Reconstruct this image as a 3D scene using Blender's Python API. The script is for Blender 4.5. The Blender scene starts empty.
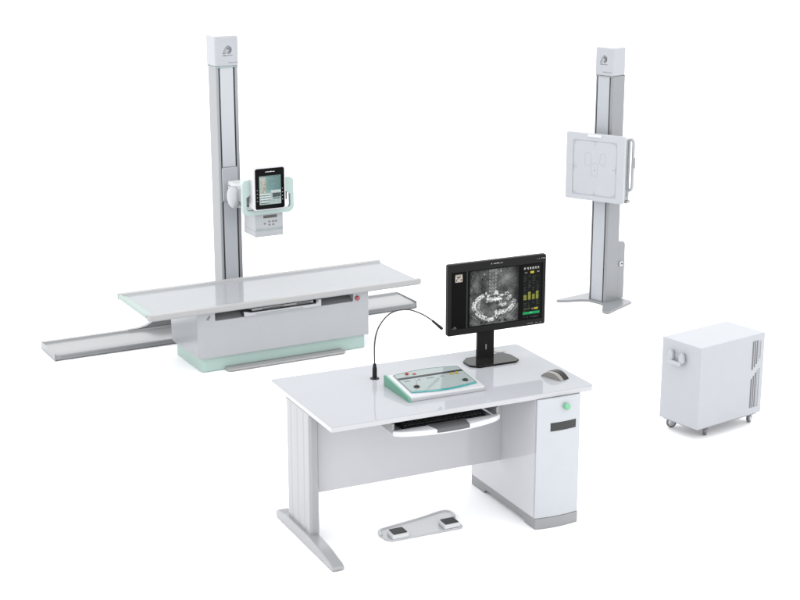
import bpy, bmesh, math, random
import numpy as np
from mathutils import Vector, Matrix, Euler
random.seed(7)
R = math.radians
PI = math.pi
scene = bpy.context.scene
C = scene.collection

# ------------------------------------------------------------------ camera, world, lamps, exposure
cam_d = bpy.data.cameras.new('camera')
cam = bpy.data.objects.new('camera', cam_d); C.objects.link(cam)
cam.location = (0, 0, 3.3754)
cam.rotation_euler = (PI / 2 - 0.27015, 0, 0)
cam_d.sensor_width = 36; cam_d.lens = 70.70
cam_d.clip_start = 0.1; cam_d.clip_end = 500
scene.camera = cam

W = bpy.data.worlds.new('World'); scene.world = W; W.use_nodes = True
bg = W.node_tree.nodes['Background']
bg.inputs['Color'].default_value = (0.985, 0.99, 1.0, 1)
bg.inputs['Strength'].default_value = 2.14

def area(name, loc, target, size, power, col=(1, 1, 1)):
    d = bpy.data.lights.new(name, 'AREA'); d.shape = 'RECTANGLE'; d.size, d.size_y = size
    d.energy = power; d.color = col
    o = bpy.data.objects.new(name, d); C.objects.link(o); o.location = loc
    o.rotation_euler = (Vector(target) - Vector(loc)).to_track_quat('-Z', 'Y').to_euler()
    return o
area('softbox_overhead', (0.3, 9.5, 6.5), (0.3, 10, 0), (9, 7), 45)
area('softbox_side', (-7.5, 6.0, 3.6), (0, 10.3, 0.6), (4, 4), 50)

scene.view_settings.view_transform = 'Standard'
scene.view_settings.look = 'None'
scene.view_settings.exposure = 0.0
scene.view_settings.gamma = 1
scene.cycles.max_bounces = 10
scene.cycles.diffuse_bounces = 5

# ------------------------------------------------------------------ materials
def mat(name, col, rough=0.4, metal=0.0, spec=0.5, var=0.03, scale=9.0, bump=0.0, bscale=300, coat=0.0, emit=None, estr=0, trans=0):
    m = bpy.data.materials.new(name); m.use_nodes = True
    nt = m.node_tree; b = nt.nodes['Principled BSDF']
    b.inputs['Metallic'].default_value = metal
    b.inputs['Specular IOR Level'].default_value = spec
    b.inputs['Coat Weight'].default_value = coat
    b.inputs['Coat Roughness'].default_value = 0.04
    b.inputs['Transmission Weight'].default_value = trans
    tc = nt.nodes.new('ShaderNodeTexCoord')
    n = nt.nodes.new('ShaderNodeTexNoise'); n.inputs['Scale'].default_value = scale; n.inputs['Detail'].default_value = 5
    nt.links.new(tc.outputs['Object'], n.inputs['Vector'])
    mx = nt.nodes.new('ShaderNodeMix'); mx.data_type = 'RGBA'
    mx.inputs[6].default_value = tuple(c * (1 - var) for c in col) + (1,)
    mx.inputs[7].default_value = tuple(min(1, c * (1 + var)) for c in col) + (1,)
    nt.links.new(n.outputs['Fac'], mx.inputs[0]); nt.links.new(mx.outputs[2], b.inputs['Base Color'])
    mr = nt.nodes.new('ShaderNodeMapRange')
    mr.inputs['To Min'].default_value = max(0.01, rough * 0.85); mr.inputs['To Max'].default_value = min(1, rough * 1.15)
    nt.links.new(n.outputs['Fac'], mr.inputs['Value']); nt.links.new(mr.outputs['Result'], b.inputs['Roughness'])
    if bump:
        n2 = nt.nodes.new('ShaderNodeTexNoise'); n2.inputs['Scale'].default_value = bscale; n2.inputs['Detail'].default_value = 3
        nt.links.new(tc.outputs['Object'], n2.inputs['Vector'])
        bp = nt.nodes.new('ShaderNodeBump'); bp.inputs['Strength'].default_value = bump; bp.inputs['Distance'].default_value = 0.001
        nt.links.new(n2.outputs['Fac'], bp.inputs['Height']); nt.links.new(bp.outputs['Normal'], b.inputs['Normal'])
    if emit:
        b.inputs['Emission Color'].default_value = emit + (1,); b.inputs['Emission Strength'].default_value = estr
    return m

M_floor = mat('seamless_white_paper', (0.95, 0.95, 0.955), 1.0, spec=0.0, var=0.004, scale=2)
M_white = mat('white_powder_coat', (0.3056, 0.3193, 0.3329), 0.32, bump=0.04)
M_base = mat('table_housing_paint', (0.2671, 0.2782, 0.2914), 0.22, bump=0.03)
M_alu = mat('painted_column', (0.2059, 0.2144, 0.2247), 0.30, spec=0.5, bump=0.03)
M_alu_b = mat('stand_column_paint', (0.1825, 0.1902, 0.1993), 0.30, spec=0.5, bump=0.03)
M_channel = mat('column_belt', (0.3375, 0.3542, 0.377), 0.40)
M_channel_b = mat('stand_belt', (0.2957, 0.3103, 0.3303), 0.40)
M_cap = mat('column_head_plastic', (0.2959, 0.3079, 0.3282), 0.25)
M_top = mat('table_laminate', (0.2631, 0.2738, 0.2859), 0.08, spec=0.07)
M_rim = mat('table_edge_profile', (0.2786, 0.2779, 0.2784), 0.42, spec=0.35, var=0.01, scale=3)
M_mint = mat('mint_plastic', (0.2146, 0.2775, 0.2554), 0.35)
M_mintbase = mat('mint_plinth_paint', (0.2789, 0.3723, 0.3416), 0.35)
M_mintloop = mat('mint_handle_plastic', (0.3072, 0.3871, 0.3643), 0.35)
M_mintdark = mat('green_plastic', (0.0803, 0.221, 0.1605), 0.3)
M_rail = mat('rail_aluminium', (0.1865, 0.1932, 0.1964), 0.25)
M_black = mat('black_plastic', (0.010, 0.010, 0.011), 0.35, spec=0.22, bump=0.05, bscale=600)
M_gloss = mat('gloss_black', (0.002, 0.002, 0.002), 0.05, spec=0.06)
M_bezel = mat('dark_bezel_plastic', (0.009, 0.009, 0.009), 0.42, spec=0.09, bump=0.06, bscale=700)
M_basegloss = mat('monitor_foot_gloss', (0.012, 0.012, 0.0115), 0.05, spec=0.07)
M_rubber = mat('black_rubber', (0.016, 0.016, 0.017), 0.7, bump=0.2, bscale=500)
M_groove = mat('groove_shade_strip', (0.02, 0.02, 0.022), 0.6)  # near-black colour that paints deeper shade into the column grooves
M_desk = mat('desk_gloss_laminate', (0.3034, 0.3135, 0.3314), 0.04, spec=0.05, var=0.015)
M_console = mat('console_white_plastic', (0.375, 0.38, 0.395), 0.25)
M_band = mat('white_edge_band', (0.3698, 0.3741, 0.387), 0.25)
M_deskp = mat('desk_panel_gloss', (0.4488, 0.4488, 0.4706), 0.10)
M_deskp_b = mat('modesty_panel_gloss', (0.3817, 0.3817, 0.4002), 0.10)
M_cabf = mat('cabinet_front_lacquer', (0.3591, 0.376, 0.3958), 0.10)
M_leg = mat('desk_leg_paint', (0.2477, 0.2499, 0.2587), 0.22)
M_plinth = mat('grey_plinth', (0.2134, 0.2154, 0.2233), 0.45)
M_handle = mat('slot_insert_grey', (0.0126, 0.0134, 0.0134), 0.5)
M_greenk = mat('green_knob_plastic', (0.124, 0.3472, 0.1984), 0.3)
M_red = mat('red_plastic', (0.231, 0.0126, 0.0126), 0.3)
M_redsoft = mat('red_cap', (0.24, 0.048, 0.0576), 0.4)
M_yellow = mat('yellow_plastic', (0.27, 0.189, 0.009), 0.35)
M_gen = mat('generator_paint', (0.3182, 0.3302, 0.3502), 0.42, bump=0.06, bscale=500)
M_genv = mat('vent_dark_grey', (0.13, 0.13, 0.14), 0.6)
M_ink = mat('grey_ink', (0.07, 0.0735, 0.077), 0.5)
M_inkl = mat('pale_grey_ink', (0.119, 0.1225, 0.126), 0.5)
M_panel = mat('detector_face', (0.2806, 0.2951, 0.3012), 0.35)
M_panelf = mat('detector_frame', (0.3239, 0.3366, 0.3562), 0.3)
M_grey = mat('mid_grey_plastic', (0.1975, 0.2012, 0.2085), 0.4)
M_steel = mat('satin_steel', (0.45, 0.45, 0.46), 0.25, metal=0.9)
M_dsteel = mat('dark_steel', (0.14, 0.14, 0.145), 0.35, metal=0.6)
M_lcd = mat('small_lcd', (0.055, 0.05, 0.045), 0.3)
M_glass = mat('mint_glass_plate', (0.2247, 0.2612, 0.256), 0.08, spec=0.15)
M_teal = mat('teal_glass_edge', (0.042, 0.252, 0.252), 0.1)
M_wrist = mat('wrist_rest_grey', (0.0744, 0.0744, 0.0788), 0.6)
M_silver = mat('silver_plastic', (0.1906, 0.1843, 0.1715), 0.30, metal=0.2)
M_whitep = mat('bright_white_plastic', (0.4747, 0.4786, 0.49), 0.3)
M_tray = mat('inner_slot_grey', (0.1765, 0.1765, 0.1811), 0.4)

# ------------------------------------------------------------------ mesh helpers
def rrect(x0, x1, y0, y1, r, seg=5):
    """closed outline, r = radius or 4 radii for corners (x0y0, x1y0, x1y1, x0y1)"""
    if not isinstance(r, (list, tuple)): r = [r] * 4
    pts = []
    for (cx, cy, a0, rr, sx, sy) in ((x0, y0, PI, r[0], 1, 1), (x1, y0, 1.5 * PI, r[1], -1, 1), (x1, y1, 0, r[2], -1, -1), (x0, y1, .5 * PI, r[3], 1, -1)):
        if rr <= 0: pts.append((cx, cy)); continue
        ox, oy = cx + sx * rr, cy + sy * rr
        for k in range(seg + 1):
            a = a0 + (PI / 2) * k / seg
            pts.append((ox + rr * math.cos(a), oy + rr * math.sin(a)))
    return pts

AX = {'z': lambda u, v, w: (u, v, w), 'y': lambda u, v, w: (u, w, v), 'x': lambda u, v, w: (w, u, v)}

def prism(bm, pts, a0, a1, axis='z', bev=0.0, seg=2):
    f = AX[axis]
    lo = [bm.verts.new(f(u, v, a0)) for u, v in pts]
    hi = [bm.verts.new(f(u, v, a1)) for u, v in pts]
    n = len(pts)
    faces = [bm.faces.new(lo[::-1]), bm.faces.new(hi)]
    for i in range(n):
        j = (i + 1) % n
        faces.append(bm.faces.new((lo[i], lo[j], hi[j], hi[i])))
    bmesh.ops.recalc_face_normals(bm, faces=faces)
    if bev > 0:
        es = set(faces[0].edges) | set(faces[1].edges)
        sh = [faces[2 + i] for i in range(n)]
        for i in range(n):   # sharp vertical edges too
            e = bm.edges.get((lo[i], hi[i]))
            if e and e.calc_face_angle(0) > R(40): es.add(e)
        bmesh.ops.bevel(bm, geom=list(es), offset=bev, segments=seg, affect='EDGES', profile=0.5, clamp_overlap=True)
    return bm

def box(bm, x0, x1, y0, y1, z0, z1, bev=0.0, seg=2, r=0):
    return prism(bm, rrect(x0, x1, y0, y1, r), z0, z1, 'z', bev, seg)

def lathe(bm, prof, c=(0, 0, 0), axis='z', n=32):
    """prof: list of (radius, height)"""
    rings = []
    for (r, h) in prof:
        ring = []
        if r <= 1e-6:
            p = {'z': (0, 0, h), 'y': (0, h, 0), 'x': (h, 0, 0)}[axis]
            ring = [bm.verts.new(Vector(p) + Vector(c))]
        else:
            for k in range(n):
                a = 2 * PI * k / n; u, v = r * math.cos(a), r * math.sin(a)
                p = {'z': (u, v, h), 'y': (u, h, v), 'x': (h, u, v)}[axis]
                ring.append(bm.verts.new(Vector(p) + Vector(c)))
        rings.append(ring)
    fs = []
    for a, b in zip(rings, rings[1:]):
        if len(a) == 1 and len(b) == 1: continue
        for k in range(n):
            k2 = (k + 1) % n
            if len(a) == 1: fs.append(bm.faces.new((a[0], b[k], b[k2])))
            elif len(b) == 1: fs.append(bm.faces.new((a[k], b[0], a[k2])))
            else: fs.append(bm.faces.new((a[k], b[k], b[k2], a[k2])))
    for ring in (rings[0], rings[-1]):
        if len(ring) > 1: fs.append(bm.faces.new(ring))
    bmesh.ops.recalc_face_normals(bm, faces=fs)
    return bm

def catmull(P, n=8):
    P = [Vector(p) for p in P]; Q = [2 * P[0] - P[1]] + P + [2 * P[-1] - P[-2]]; out = []
    for i in range(1, len(Q) - 2):
        p0, p1, p2, p3 = Q[i - 1:i + 3]
        for k in range(n):
            t = k / n
            out.append(0.5 * ((2 * p1) + (-p0 + p2) * t + (2 * p0 - 5 * p1 + 4 * p2 - p3) * t * t + (-p0 + 3 * p1 - 3 * p2 + p3) * t ** 3))
    out.append(P[-1]); return out

def tube(bm, P, r, n=12, closed=False, sx=1.0):
    P = [Vector(p) for p in P]; rings = []
    rr = r if isinstance(r, (list, tuple)) else [r] * len(P)
    ref = None
    for i, p in enumerate(P):
        a = P[i - 1] if (i > 0 or closed) else p
        b = P[(i + 1) % len(P)] if (i < len(P) - 1 or closed) else p
        t = (b - a).normalized()
        if ref is None: ref = t.orthogonal().normalized()
        ref = (ref - t * ref.dot(t)).normalized(); bi = t.cross(ref)
        rings.append([bm.verts.new(p + (ref * math.cos(2 * PI * k / n) * sx + bi * math.sin(2 * PI * k / n)) * rr[i]) for k in range(n)])
    fs = []
    for i in range(len(rings) - (0 if closed else 1)):
        a, b = rings[i], rings[(i + 1) % len(rings)]
        for k in range(n): fs.append(bm.faces.new((a[k], a[(k + 1) % n], b[(k + 1) % n], b[k])))
    if not closed: fs += [bm.faces.new(rings[0]), bm.faces.new(rings[-1])]
    bmesh.ops.recalc_face_normals(bm, faces=fs)
    return bm

def build(name, bm, m, parent=None, sharp=40, wn=True, split=False):
    if split:      # every separate piece becomes a part of its own
        left = set(bm.faces); outs = []
        bm.faces.ensure_lookup_table()
        while left:
            st = [left.pop()]; isl = [st[0]]
            while st:
                f = st.pop()
                for e in f.edges:
                    for g_ in e.link_faces:
                        if g_ in left: left.discard(g_); isl.append(g_); st.append(g_)
            nb = bmesh.new(); mp_ = {}
            for f in isl:
                nb.faces.new([mp_.setdefault(v, None) or mp_.__setitem__(v, nb.verts.new(v.co)) or mp_[v] for v in f.verts])
            outs.append(build(name, nb, m, parent, sharp, wn))
        bm.free(); return outs[0]
    me = bpy.data.meshes.new(name); bm.to_mesh(me); bm.free()
    for x in (m if isinstance(m, (list, tuple)) else [m]): me.materials.append(x)
    for p in me.polygons: p.use_smooth = True
    me.set_sharp_from_angle(angle=R(sharp))
    o = bpy.data.objects.new(name, me); C.objects.link(o)
    if parent: o.parent = parent
    if wn:
        w = o.modifiers.new('wn', 'WEIGHTED_NORMAL'); w.keep_sharp = True; w.weight = 80
    return o

def cut(o, cutter_bm):
    """take a recess out of a part"""
    me = bpy.data.meshes.new('c'); cutter_bm.to_mesh(me); cutter_bm.free()
    c = bpy.data.objects.new('c', me); C.objects.link(c); c.parent = o.parent
    mo = o.modifiers.new('b', 'BOOLEAN'); mo.operation = 'DIFFERENCE'; mo.object = c; mo.solver = 'EXACT'
    w = o.modifiers.get('wn'); 
    if w: o.modifiers.remove(w)
    bpy.context.view_layer.update()
    dg = bpy.context.evaluated_depsgraph_get()
    nm = bpy.data.meshes.new_from_object(o.evaluated_get(dg)); nm.name = o.name
    o.modifiers.clear(); o.data = nm
    bpy.data.objects.remove(c); bpy.data.meshes.remove(me)
    for p in nm.polygons: p.use_smooth = True
    nm.set_sharp_from_angle(angle=R(40))
    w = o.modifiers.new('wn', 'WEIGHTED_NORMAL'); w.keep_sharp = True; w.weight = 80

def thing(name, label, cat, loc, yaw):
    o = bpy.data.objects.new(name, None); C.objects.link(o)
    o.empty_display_size = 0.1
    o.location = loc; o.rotation_euler = (0, 0, yaw); o['label'] = label; o['category'] = cat
    return o
B = bmesh.new

def at_local(frame, p):
    x, y, yaw = frame; c, s = math.cos(yaw), math.sin(yaw)
    return (x + c * p[0] - s * p[1], y + s * p[0] + c * p[1], p[2])

D = (0.167, 7.858, 0.446)     # desk
T = (-0.931, 10.823, 0.496)   # examination table
S = (1.628, 12.163, -0.813)   # chest stand
P = (1.505, 12.0, -0.594)     # its detector
G = (1.929, 9.234, 0.638)     # generator

# text-like dashes: very small print that the photograph does not resolve
def small_print(bm, u0, u1, v, h, plane, off, axis='y', seed=1, density=0.8, th=0.0006, slope=0.0):
    rnd = random.Random(seed); u = u0
    while u < u1:
        w = h * rnd.uniform(.25, .75)
        if rnd.random() < density:
            vv = v + slope * (u - u0); hh = h * rnd.choice([.55, .6, .75, 1])
            prism(bm, [(u, vv), (u + w, vv), (u + w, vv + hh), (u, vv + hh)], plane, plane + off, axis)
        u += w + h * .28

# ------------------------------------------------------------------ setting
bm = B(); s = 150
v = [bm.verts.new(q) for q in ((-s, -s / 3, 0), (s, -s / 3, 0), (s, 2 * s, 0), (-s, 2 * s, 0))]; bm.faces.new(v)
fl = build('floor', bm, M_floor, wn=False); fl['kind'] = 'structure'

# ------------------------------------------------------------------ emblem on both column heads
def emblem(parent, cx, cz, s, y):
    """stroke rising to a peak, hatched disc at its right, line of small print below; on plane y facing -y"""
    bm = B(); t = -0.0012
    def strip(P_, w):
        L, Rr = [], []
        for i, p in enumerate(P_):
            a = Vector(P_[max(0, i - 1)]); b = Vector(P_[min(len(P_) - 1, i + 1)]); d = (b - a).normalized(); nn = Vector((-d.y, d.x))
            ww = w[i] if isinstance(w, list) else w
            L.append(Vector(p) + nn * ww); Rr.append(Vector(p) - nn * ww)
        pts = [(q.x * s + cx, q.y * s + cz) for q in L + Rr[::-1]]
        prism(bm, pts, y, y + t, 'y')
    strip([(-1.02, -.78), (-.86, -.45), (-.66, -.02), (-.42, .42), (-.15, .74), (.12, .90), (.42, .92)], [.05, .05, .05, .05, .05, .045, .03])
    strip([(-1.02, -.78), (-.80, -.76), (-.62, -.62), (-.45, -.28), (-.25, .08), (-.05, .36), (.10, .55)], [.03, .06, .05, .045, .045, .04, .03])
    strip([(-.55, -.70), (-.40, -.78), (-.25, -.70)], .05)
    for k in range(5):
        rr = .66 - k * .125
        strip([(.40 + rr * .82 * math.cos(a), .02 + rr * 1.15 * math.sin(a)) for a in [R(-150 + 20 * i + k * 9) for i in range(16)]], .036)
    strip([(.12, -.72), (.45, -.80), (.80, -.52), (.98, -.10), (.96, .35), (.75, .70)], [.03, .04, .05, .05, .04, .03])
    o = build('emblem', bm, M_ink, parent, wn=False)
    bm = B(); small_print(bm, cx - 1.15 * s, cx + 1.2 * s, cz - 1.28 * s, .2 * s, y, t, seed=3, density=.92)
    build('small_print', bm, M_ink, parent, wn=False)

# ------------------------------------------------------------------ 1. X-ray tube stand on its floor rail
ts = thing('tube_stand', 'tall white X-ray tube column standing on a long low floor rail behind the table', 'X-ray stand', (T[0], T[1], 0), T[2])
MX, MY = -0.035, 0.675
bm = B()
# rail: broad shallow extrusion, raised back flange, end plates
prism(bm, [(.485, .006), (.80, .006), (.815, .05), (.815, .062), (.775, .064), (.764, .052), (.53, .050), (.478, .044), (.478, .016)], -1.44, 1.46, 'x', bev=0.003)
rl = build('floor_rail', bm, M_rail, ts)
bm = B(); box(bm, -1.448, -1.4405, .474, .82, .003, .060, bev=.003, r=.0)
box(bm, 1.4605, 1.468, .474, .82, .003, .060, bev=.003)
build('end_plate', bm, M_rail, rl, split=True)
bm = B(); box(bm, -1.40, 1.42, .4768, .4785, .026, .030); build('side_groove', bm, M_inkl, rl)
bm = B(); cv = [(-.80, .0655), (-.72, .068), (-.66, .080), (-.61, .105), (-.55, .122), (-.48, .126), (.30, .126), (.30, .0655)]
prism(bm, cv, .772, .812, 'y', bev=.003); build('cable_cover', bm, M_rail, ts)
# carriage foot on the rail
bm = B(); box(bm, MX - .16, MX + .16, .52, .80, .052, .13, bev=.01, r=.02)
build('carriage_foot', bm, M_alu, ts)
# column: extruded profile with two front grooves
def column_profile(w, d, gx, gw=.012, gd=.02, r=.022):
    x0, x1, y0, y1 = -w / 2, w / 2, -d / 2, d / 2
    pts = []
    o = rrect(x0, x1, y0, y1, [r, r * .5, .01, .012], 6)
    k = 7
    left = o[:k]; rest = o[k:]
    pts += left
    for g in gx:
        pts += [(g - gw / 2, y0), (g - gw / 2, y0 + gd), (g + gw / 2, y0 + gd), (g + gw / 2, y0)]
    pts += rest
    return pts
bm = B(); pf = [(x + MX, y + MY) for x, y in column_profile(.166, .167, (-.063, .052), r=.016)]
prism(bm, pf, .13, 1.985, 'z')
col = build('column', bm, M_alu, ts, sharp=30)
bm = B()
for g in (-.063, .052): box(bm, MX + g - .0045, MX + g + .0045, MY - .0835 + .010, MY - .0835 + .017, .13, 1.985)
build('groove_shade', bm, M_groove, col, split=True)  # dark strips added inside the grooves, standing in for their shade
bm = B(); box(bm, MX - .056, MX + .045, MY - .0852, MY - .0832, .13, 1.985, bev=.0008); build('cover_strip', bm, M_channel, col)
bm = B(); box(bm, MX - .089, MX + .089, MY - .091, MY + .096, 1.980, 2.198, bev=.014, seg=4, r=[.018, .012, .012, .018])
hd = build('column_head', bm, M_cap, ts)
bm = B(); box(bm, MX - .088, MX + .088, MY - .090, MY + .094, 1.9725, 1.9795, r=.016); build('mint_band', bm, M_mint, hd)
emblem(hd, MX + .002, 2.098, .033, MY - .0908)
bm = B(); small_print(bm, MX + .01, MX + .078, 2.004, .007, MY - .0908, -.001, seed=9, density=.95); build('small_print', bm, M_inkl, hd, wn=False)
# head carriage on the column face
bm = B(); box(bm, MX - .066, MX + .055, MY - .100, MY - .083, 1.0, 1.246, bev=.006, r=.0)
car = build('head_carriage', bm, M_cap, ts)
bm = B(); box(bm, MX - .06, MX + .06, MY - .0875, MY - .084, 1.2475, 1.252); build('brush_seal', bm, M_grey, car)
bm = B(); lathe(bm, [(0, -.006), (.006, -.006), (.006, .002), (0, .002)], (MX - .072, MY - .10, 1.0), 'x', 16); build('lock_pin', bm, M_grey, car)
# bracket
bm = B(); prism(bm, [(.43, 1.035), (.575, 1.01), (.575, 1.152), (.42, 1.148), (.40, 1.138), (.41, 1.05)], -.066, .045, 'x', bev=.012, seg=3)
br = build('bracket', bm, M_whitep, ts)
bm = B(); box(bm, -.0685, -.0650, .48, .55, 1.118, 1.124); build('bracket_slot', bm, M_grey, br)
# tube housing (horizontal cylinder) with a domed end cap
bm = B(); lathe(bm, [(.045, -.082), (.070, -.082), (.078, -.076), (.079, -.03), (.079, .16), (.074, .20), (.04, .21), (0, .21)], (0, .40, 1.063), 'x', 48)
tb = build('tube_housing', bm, M_cap, ts)
bm = B(); lathe(bm, [(0, -.126), (.040, -.124), (.064, -.118), (.076, -.108), (.081, -.097), (.081, -.084), (.03, -.083)], (0, .40, 1.063), 'x', 48)
build('end_cap', bm, M_white, tb)
# collimator under the tube
bm = B(); box(bm, -.012, .207, .20, .412, .794, .998, bev=.005, r=.006)
co = build('collimator', bm, M_white, ts)
bm = B(); box(bm, .052, .158, .1985, .2015, .930, .951, bev=.001); build('display_window', bm, M_lcd, co)
bm = B()
for (x, z) in ((.062, .890), (.098, .903), (.098, .880), (.128, .903), (.128, .880), (.150, .903)):
    prism(bm, rrect(x - .008, x + .008, z - .006, z + .006, .004), .1988, .2005, 'y')
build('push_button', bm, M_inkl, co, split=True)
bm = B()
def wave(z0, amp, t):
    xs = [-.006 + .208 * i / 24 for i in range(25)]
    up = [(x, z0 + amp * math.sin((x + .006) / .208 * PI * 1.0) * -1) for x in xs]
    return up + [(x, z - t) for x, z in reversed(up)]
prism(bm, wave(.860, .008, .005), .1985, .2005, 'y'); prism(bm, wave(.850, .010, .002), .1985, .2005, 'y')
build('mint_wave_stripe', bm, M_mint, co, wn=False)
bm = B(); box(bm, -.0127, .2077, .1993, .4127, .8395, .8415); build('seam', bm, M_grey, co)
# tablet console in front of the tube
bm = B(); prism(bm, rrect(-.057, .196, 1.006, 1.330, .022), .12, .205, 'y', bev=.008, seg=3)
tab = build('console_housing', bm, M_whitep, ts)
bm = B(); prism(bm, rrect(-.040, .184, 1.016, 1.308, .014), .1165, .1195, 'y', bev=.001)
bz = build('bezel_glass', bm, M_gloss, tab)
bm = B(); small_print(bm, .038, .112, 1.281, .007, .1165, -.0006, seed=5, density=1.0); build('small_print', bm, mat('white_ink', (.6, .6, .6), .5), bz, wn=False)
bm = B()
for k in range(4):
    for x in (-.026, .168): box(bm, x - .003, x + .003, .1157, .1163, 1.075 + .026 * k, 1.080 + .026 * k)
build('touch_mark', bm, mat('grey_marks', (.25, .25, .25), .5), bz, wn=False, split=True)
bm = B(); box(bm, 0.0, .15, .205, .33, 1.03, 1.16, bev=.006); build('console_mount', bm, M_grey, ts)

# screens: real flat panels that give off their own light, one quad per display cell
def screen(name, parent, x0, x1, z0, z1, y, img, strength):
    H_, W_ = img.shape[:2]
    bm = B(); lay = bm.loops.layers.float_color.new('pix')
    V = [[bm.verts.new((x0 + (x1 - x0) * i / W_, y, z1 + (z0 - z1) * j / H_)) for i in range(W_ + 1)] for j in range(H_ + 1)]
    for j in range(H_):
        for i in range(W_):
            f = bm.faces.new((V[j + 1][i], V[j + 1][i + 1], V[j][i + 1], V[j][i]))
            c = img[j, i]
            for l in f.loops: l[lay] = (c[0], c[1], c[2], 1)
    m = bpy.data.materials.new(name + '_emission'); m.use_nodes = True; nt = m.node_tree; b = nt.nodes['Principled BSDF']
    at = nt.nodes.new('ShaderNodeVertexColor'); at.layer_name = 'pix'
    b.inputs['Base Color'].default_value = (.004, .004, .004, 1); b.inputs['Roughness'].default_value = .25
    b.inputs['Specular IOR Level'].default_value = .02
    nt.links.new(at.outputs['Color'], b.inputs['Emission Color']); b.inputs['Emission Strength'].default_value = strength
    return build(name, bm, m, parent, wn=False)

def vnoise(h, w, cell, seed):
    rs = np.random.RandomState(seed); gh, gw = int(h / cell) + 3, int(w / cell) + 3
    g = rs.rand(gh, gw); yy, xx = np.mgrid[0:h, 0:w] / cell
    y0, x0 = yy.astype(int), xx.astype(int); fy, fx = yy - y0, xx - x0
    fy = fy * fy * (3 - 2 * fy); fx = fx * fx * (3 - 2 * fx)
    return (g[y0, x0] * (1 - fx) + g[y0, x0 + 1] * fx) * (1 - fy) + (g[y0 + 1, x0] * (1 - fx) + g[y0 + 1, x0 + 1] * fx) * fy

# tablet picture: pale room scene with a table and a dark console
h_, w_ = 84, 66
yy, xx = np.mgrid[0:h_, 0:w_]; u = (xx + .5) / w_; v_ = (yy + .5) / h_
im = np.zeros((h_, w_, 3)); im[:] = (.22, .36, .36)
im *= (1.15 - .5 * u[..., None] * (v_[..., None] < .5))
im[(u < .13)] = (.42, .50, .47)
cr = (u > .13) & (u < .30) & (v_ < .62); im[cr] = np.array((.50, .50, .42))
n1 = vnoise(h_, w_, 5, 3)
im[cr & (n1 > .55)] = (.38, .36, .27)
fl_ = v_ > .60; im[fl_] = (.42, .52, .50)
for k, (a, b_, c_, d_) in enumerate(((.02, .52, .63, .665), (.02, .50, .72, .745), (.05, .55, .80, .83), (.05, .46, .90, .93))):
    im[(u > a) & (u < b_) & (v_ > c_) & (v_ < d_)] = (.75, .80, .79)
    im[(u > a) & (u < b_) & (v_ > d_) & (v_ < d_ + .03)] = (.12, .20, .20)
im[(u > .55) & (u < .98) & (v_ > .52) & (v_ < .60)] = (.62, .68, .66)
im[(u > .60) & (u < .98) & (v_ > .62) & (v_ < .76)] = (.09, .11, .12)
im[(u > .62) & (u < .97) & (v_ > .79) & (v_ < .82)] = (.10, .16, .16)
im[(v_ < .04)] = (.14, .22, .22)
im *= (.85 + .3 * vnoise(h_, w_, 3, 8))[..., None]
screen('tablet_screen', tab, -.010, .157, 1.048, 1.256, .1160, im, 1.0)

# mint handle loop round the console
def ring_u(bm, x0, x1, z0, z1, r, wside, wbot, y0, y1):
    outer = []
    n = 6
    # outer path, from left top round the bottom to right top, then inner path back
    def arc(cx, cz, rr, a0, a1, k=n): return [(cx + rr * math.cos(a0 + (a1 - a0) * i / k), cz + rr * math.sin(a0 + (a1 - a0) * i / k)) for i in range(k + 1)]
    outer += arc(x0 + .035, z1 - .035, .035, PI / 2, PI)
    outer += arc(x0 + r, z0 + r, r, PI, 1.5 * PI)
    outer += arc(x1 - r, z0 + r, r, 1.5 * PI, 2 * PI)
    outer += arc(x1 - .035, z1 - .035, .035, 0, PI / 2)
    ri = .018
    zi = z0 + wbot
    inner = [(x1 - wside - .02, z1)]
    inner += [(x1 - wside - .02, z1 - .10)] + arc(x1 - wside * .62 - .010, z1 - .115, .010, PI / 2, 0, 3)[0:0]
    inner += [(x1 - wside * .6, z1 - .125)]
    inner += arc(x1 - wside * .6 - ri, zi + ri, ri, 0, -PI / 2)
    inner += arc(x0 + wside * .6 + ri, zi + ri, ri, -PI / 2, -PI)
    inner += [(x0 + wside * .6, z1 - .125), (x0 + wside + .02, z1 - .10), (x0 + wside + .02, z1)]
    prism(bm, outer + inner, y0, y1, 'y', bev=.004, seg=2)
bm = B(); ring_u(bm, -.118, .280, .966, 1.222, .045, .050, .036, .165, .200)
hl = build('handle_loop', bm, M_mintloop, ts)
bm = B()
for x0, x1 in ((-.09, -.058), (.197, .245)): box(bm, x0, x1, .205, .33, 1.05, 1.13, bev=.004)
build('handle_mount', bm, M_grey, hl, split=True)

# ------------------------------------------------------------------ 2. examination table
tt = thing('examination_table', 'long white X-ray patient table with mint green base and red button at its right end', 'medical table', (T[0], T[1], 0), T[2])
bm = B()
prof = [(-.336, .448), (-.330, .438), (.330, .438), (.336, .448), (.336, .474), (.330, .479), (.300, .479), (.278, .470), (.262, .4665), (-.262, .4665), (-.278, .470), (-.300, .479), (-.330, .479), (-.336, .474)]
prism(bm, prof, -1.00, 1.04, 'x', bev=.0)
top = build('tabletop', bm, M_top, tt, sharp=50)
bm = B()
for sgn in (-1, 1):
    pp = [(sgn * y, z) for y, z in ((.3375, .446), (.3375, .4745), (.331, .4808), (.300, .4808), (.286, .4752), (.286, .4675), (.330, .468), (.330, .446))]
    if sgn > 0: pp = pp[::-1]
    prism(bm, pp, -1.004, 1.044, 'x', bev=.0012)
build('edge_profile', bm, M_rim, top, split=True)
bm = B(); prism(bm, [(-.30, .4675), (-.286, .472), (-.26, .4700), (.26, .4700), (.286, .472), (.30, .4675)], -1.002, -.972, 'x'); 
box(bm, -1.028, -1.0005, -.300, .300, .452, .4785, bev=.005, r=[.02, 0, 0, .02])
build('mint_end_trim', bm, M_mint, top)
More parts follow.
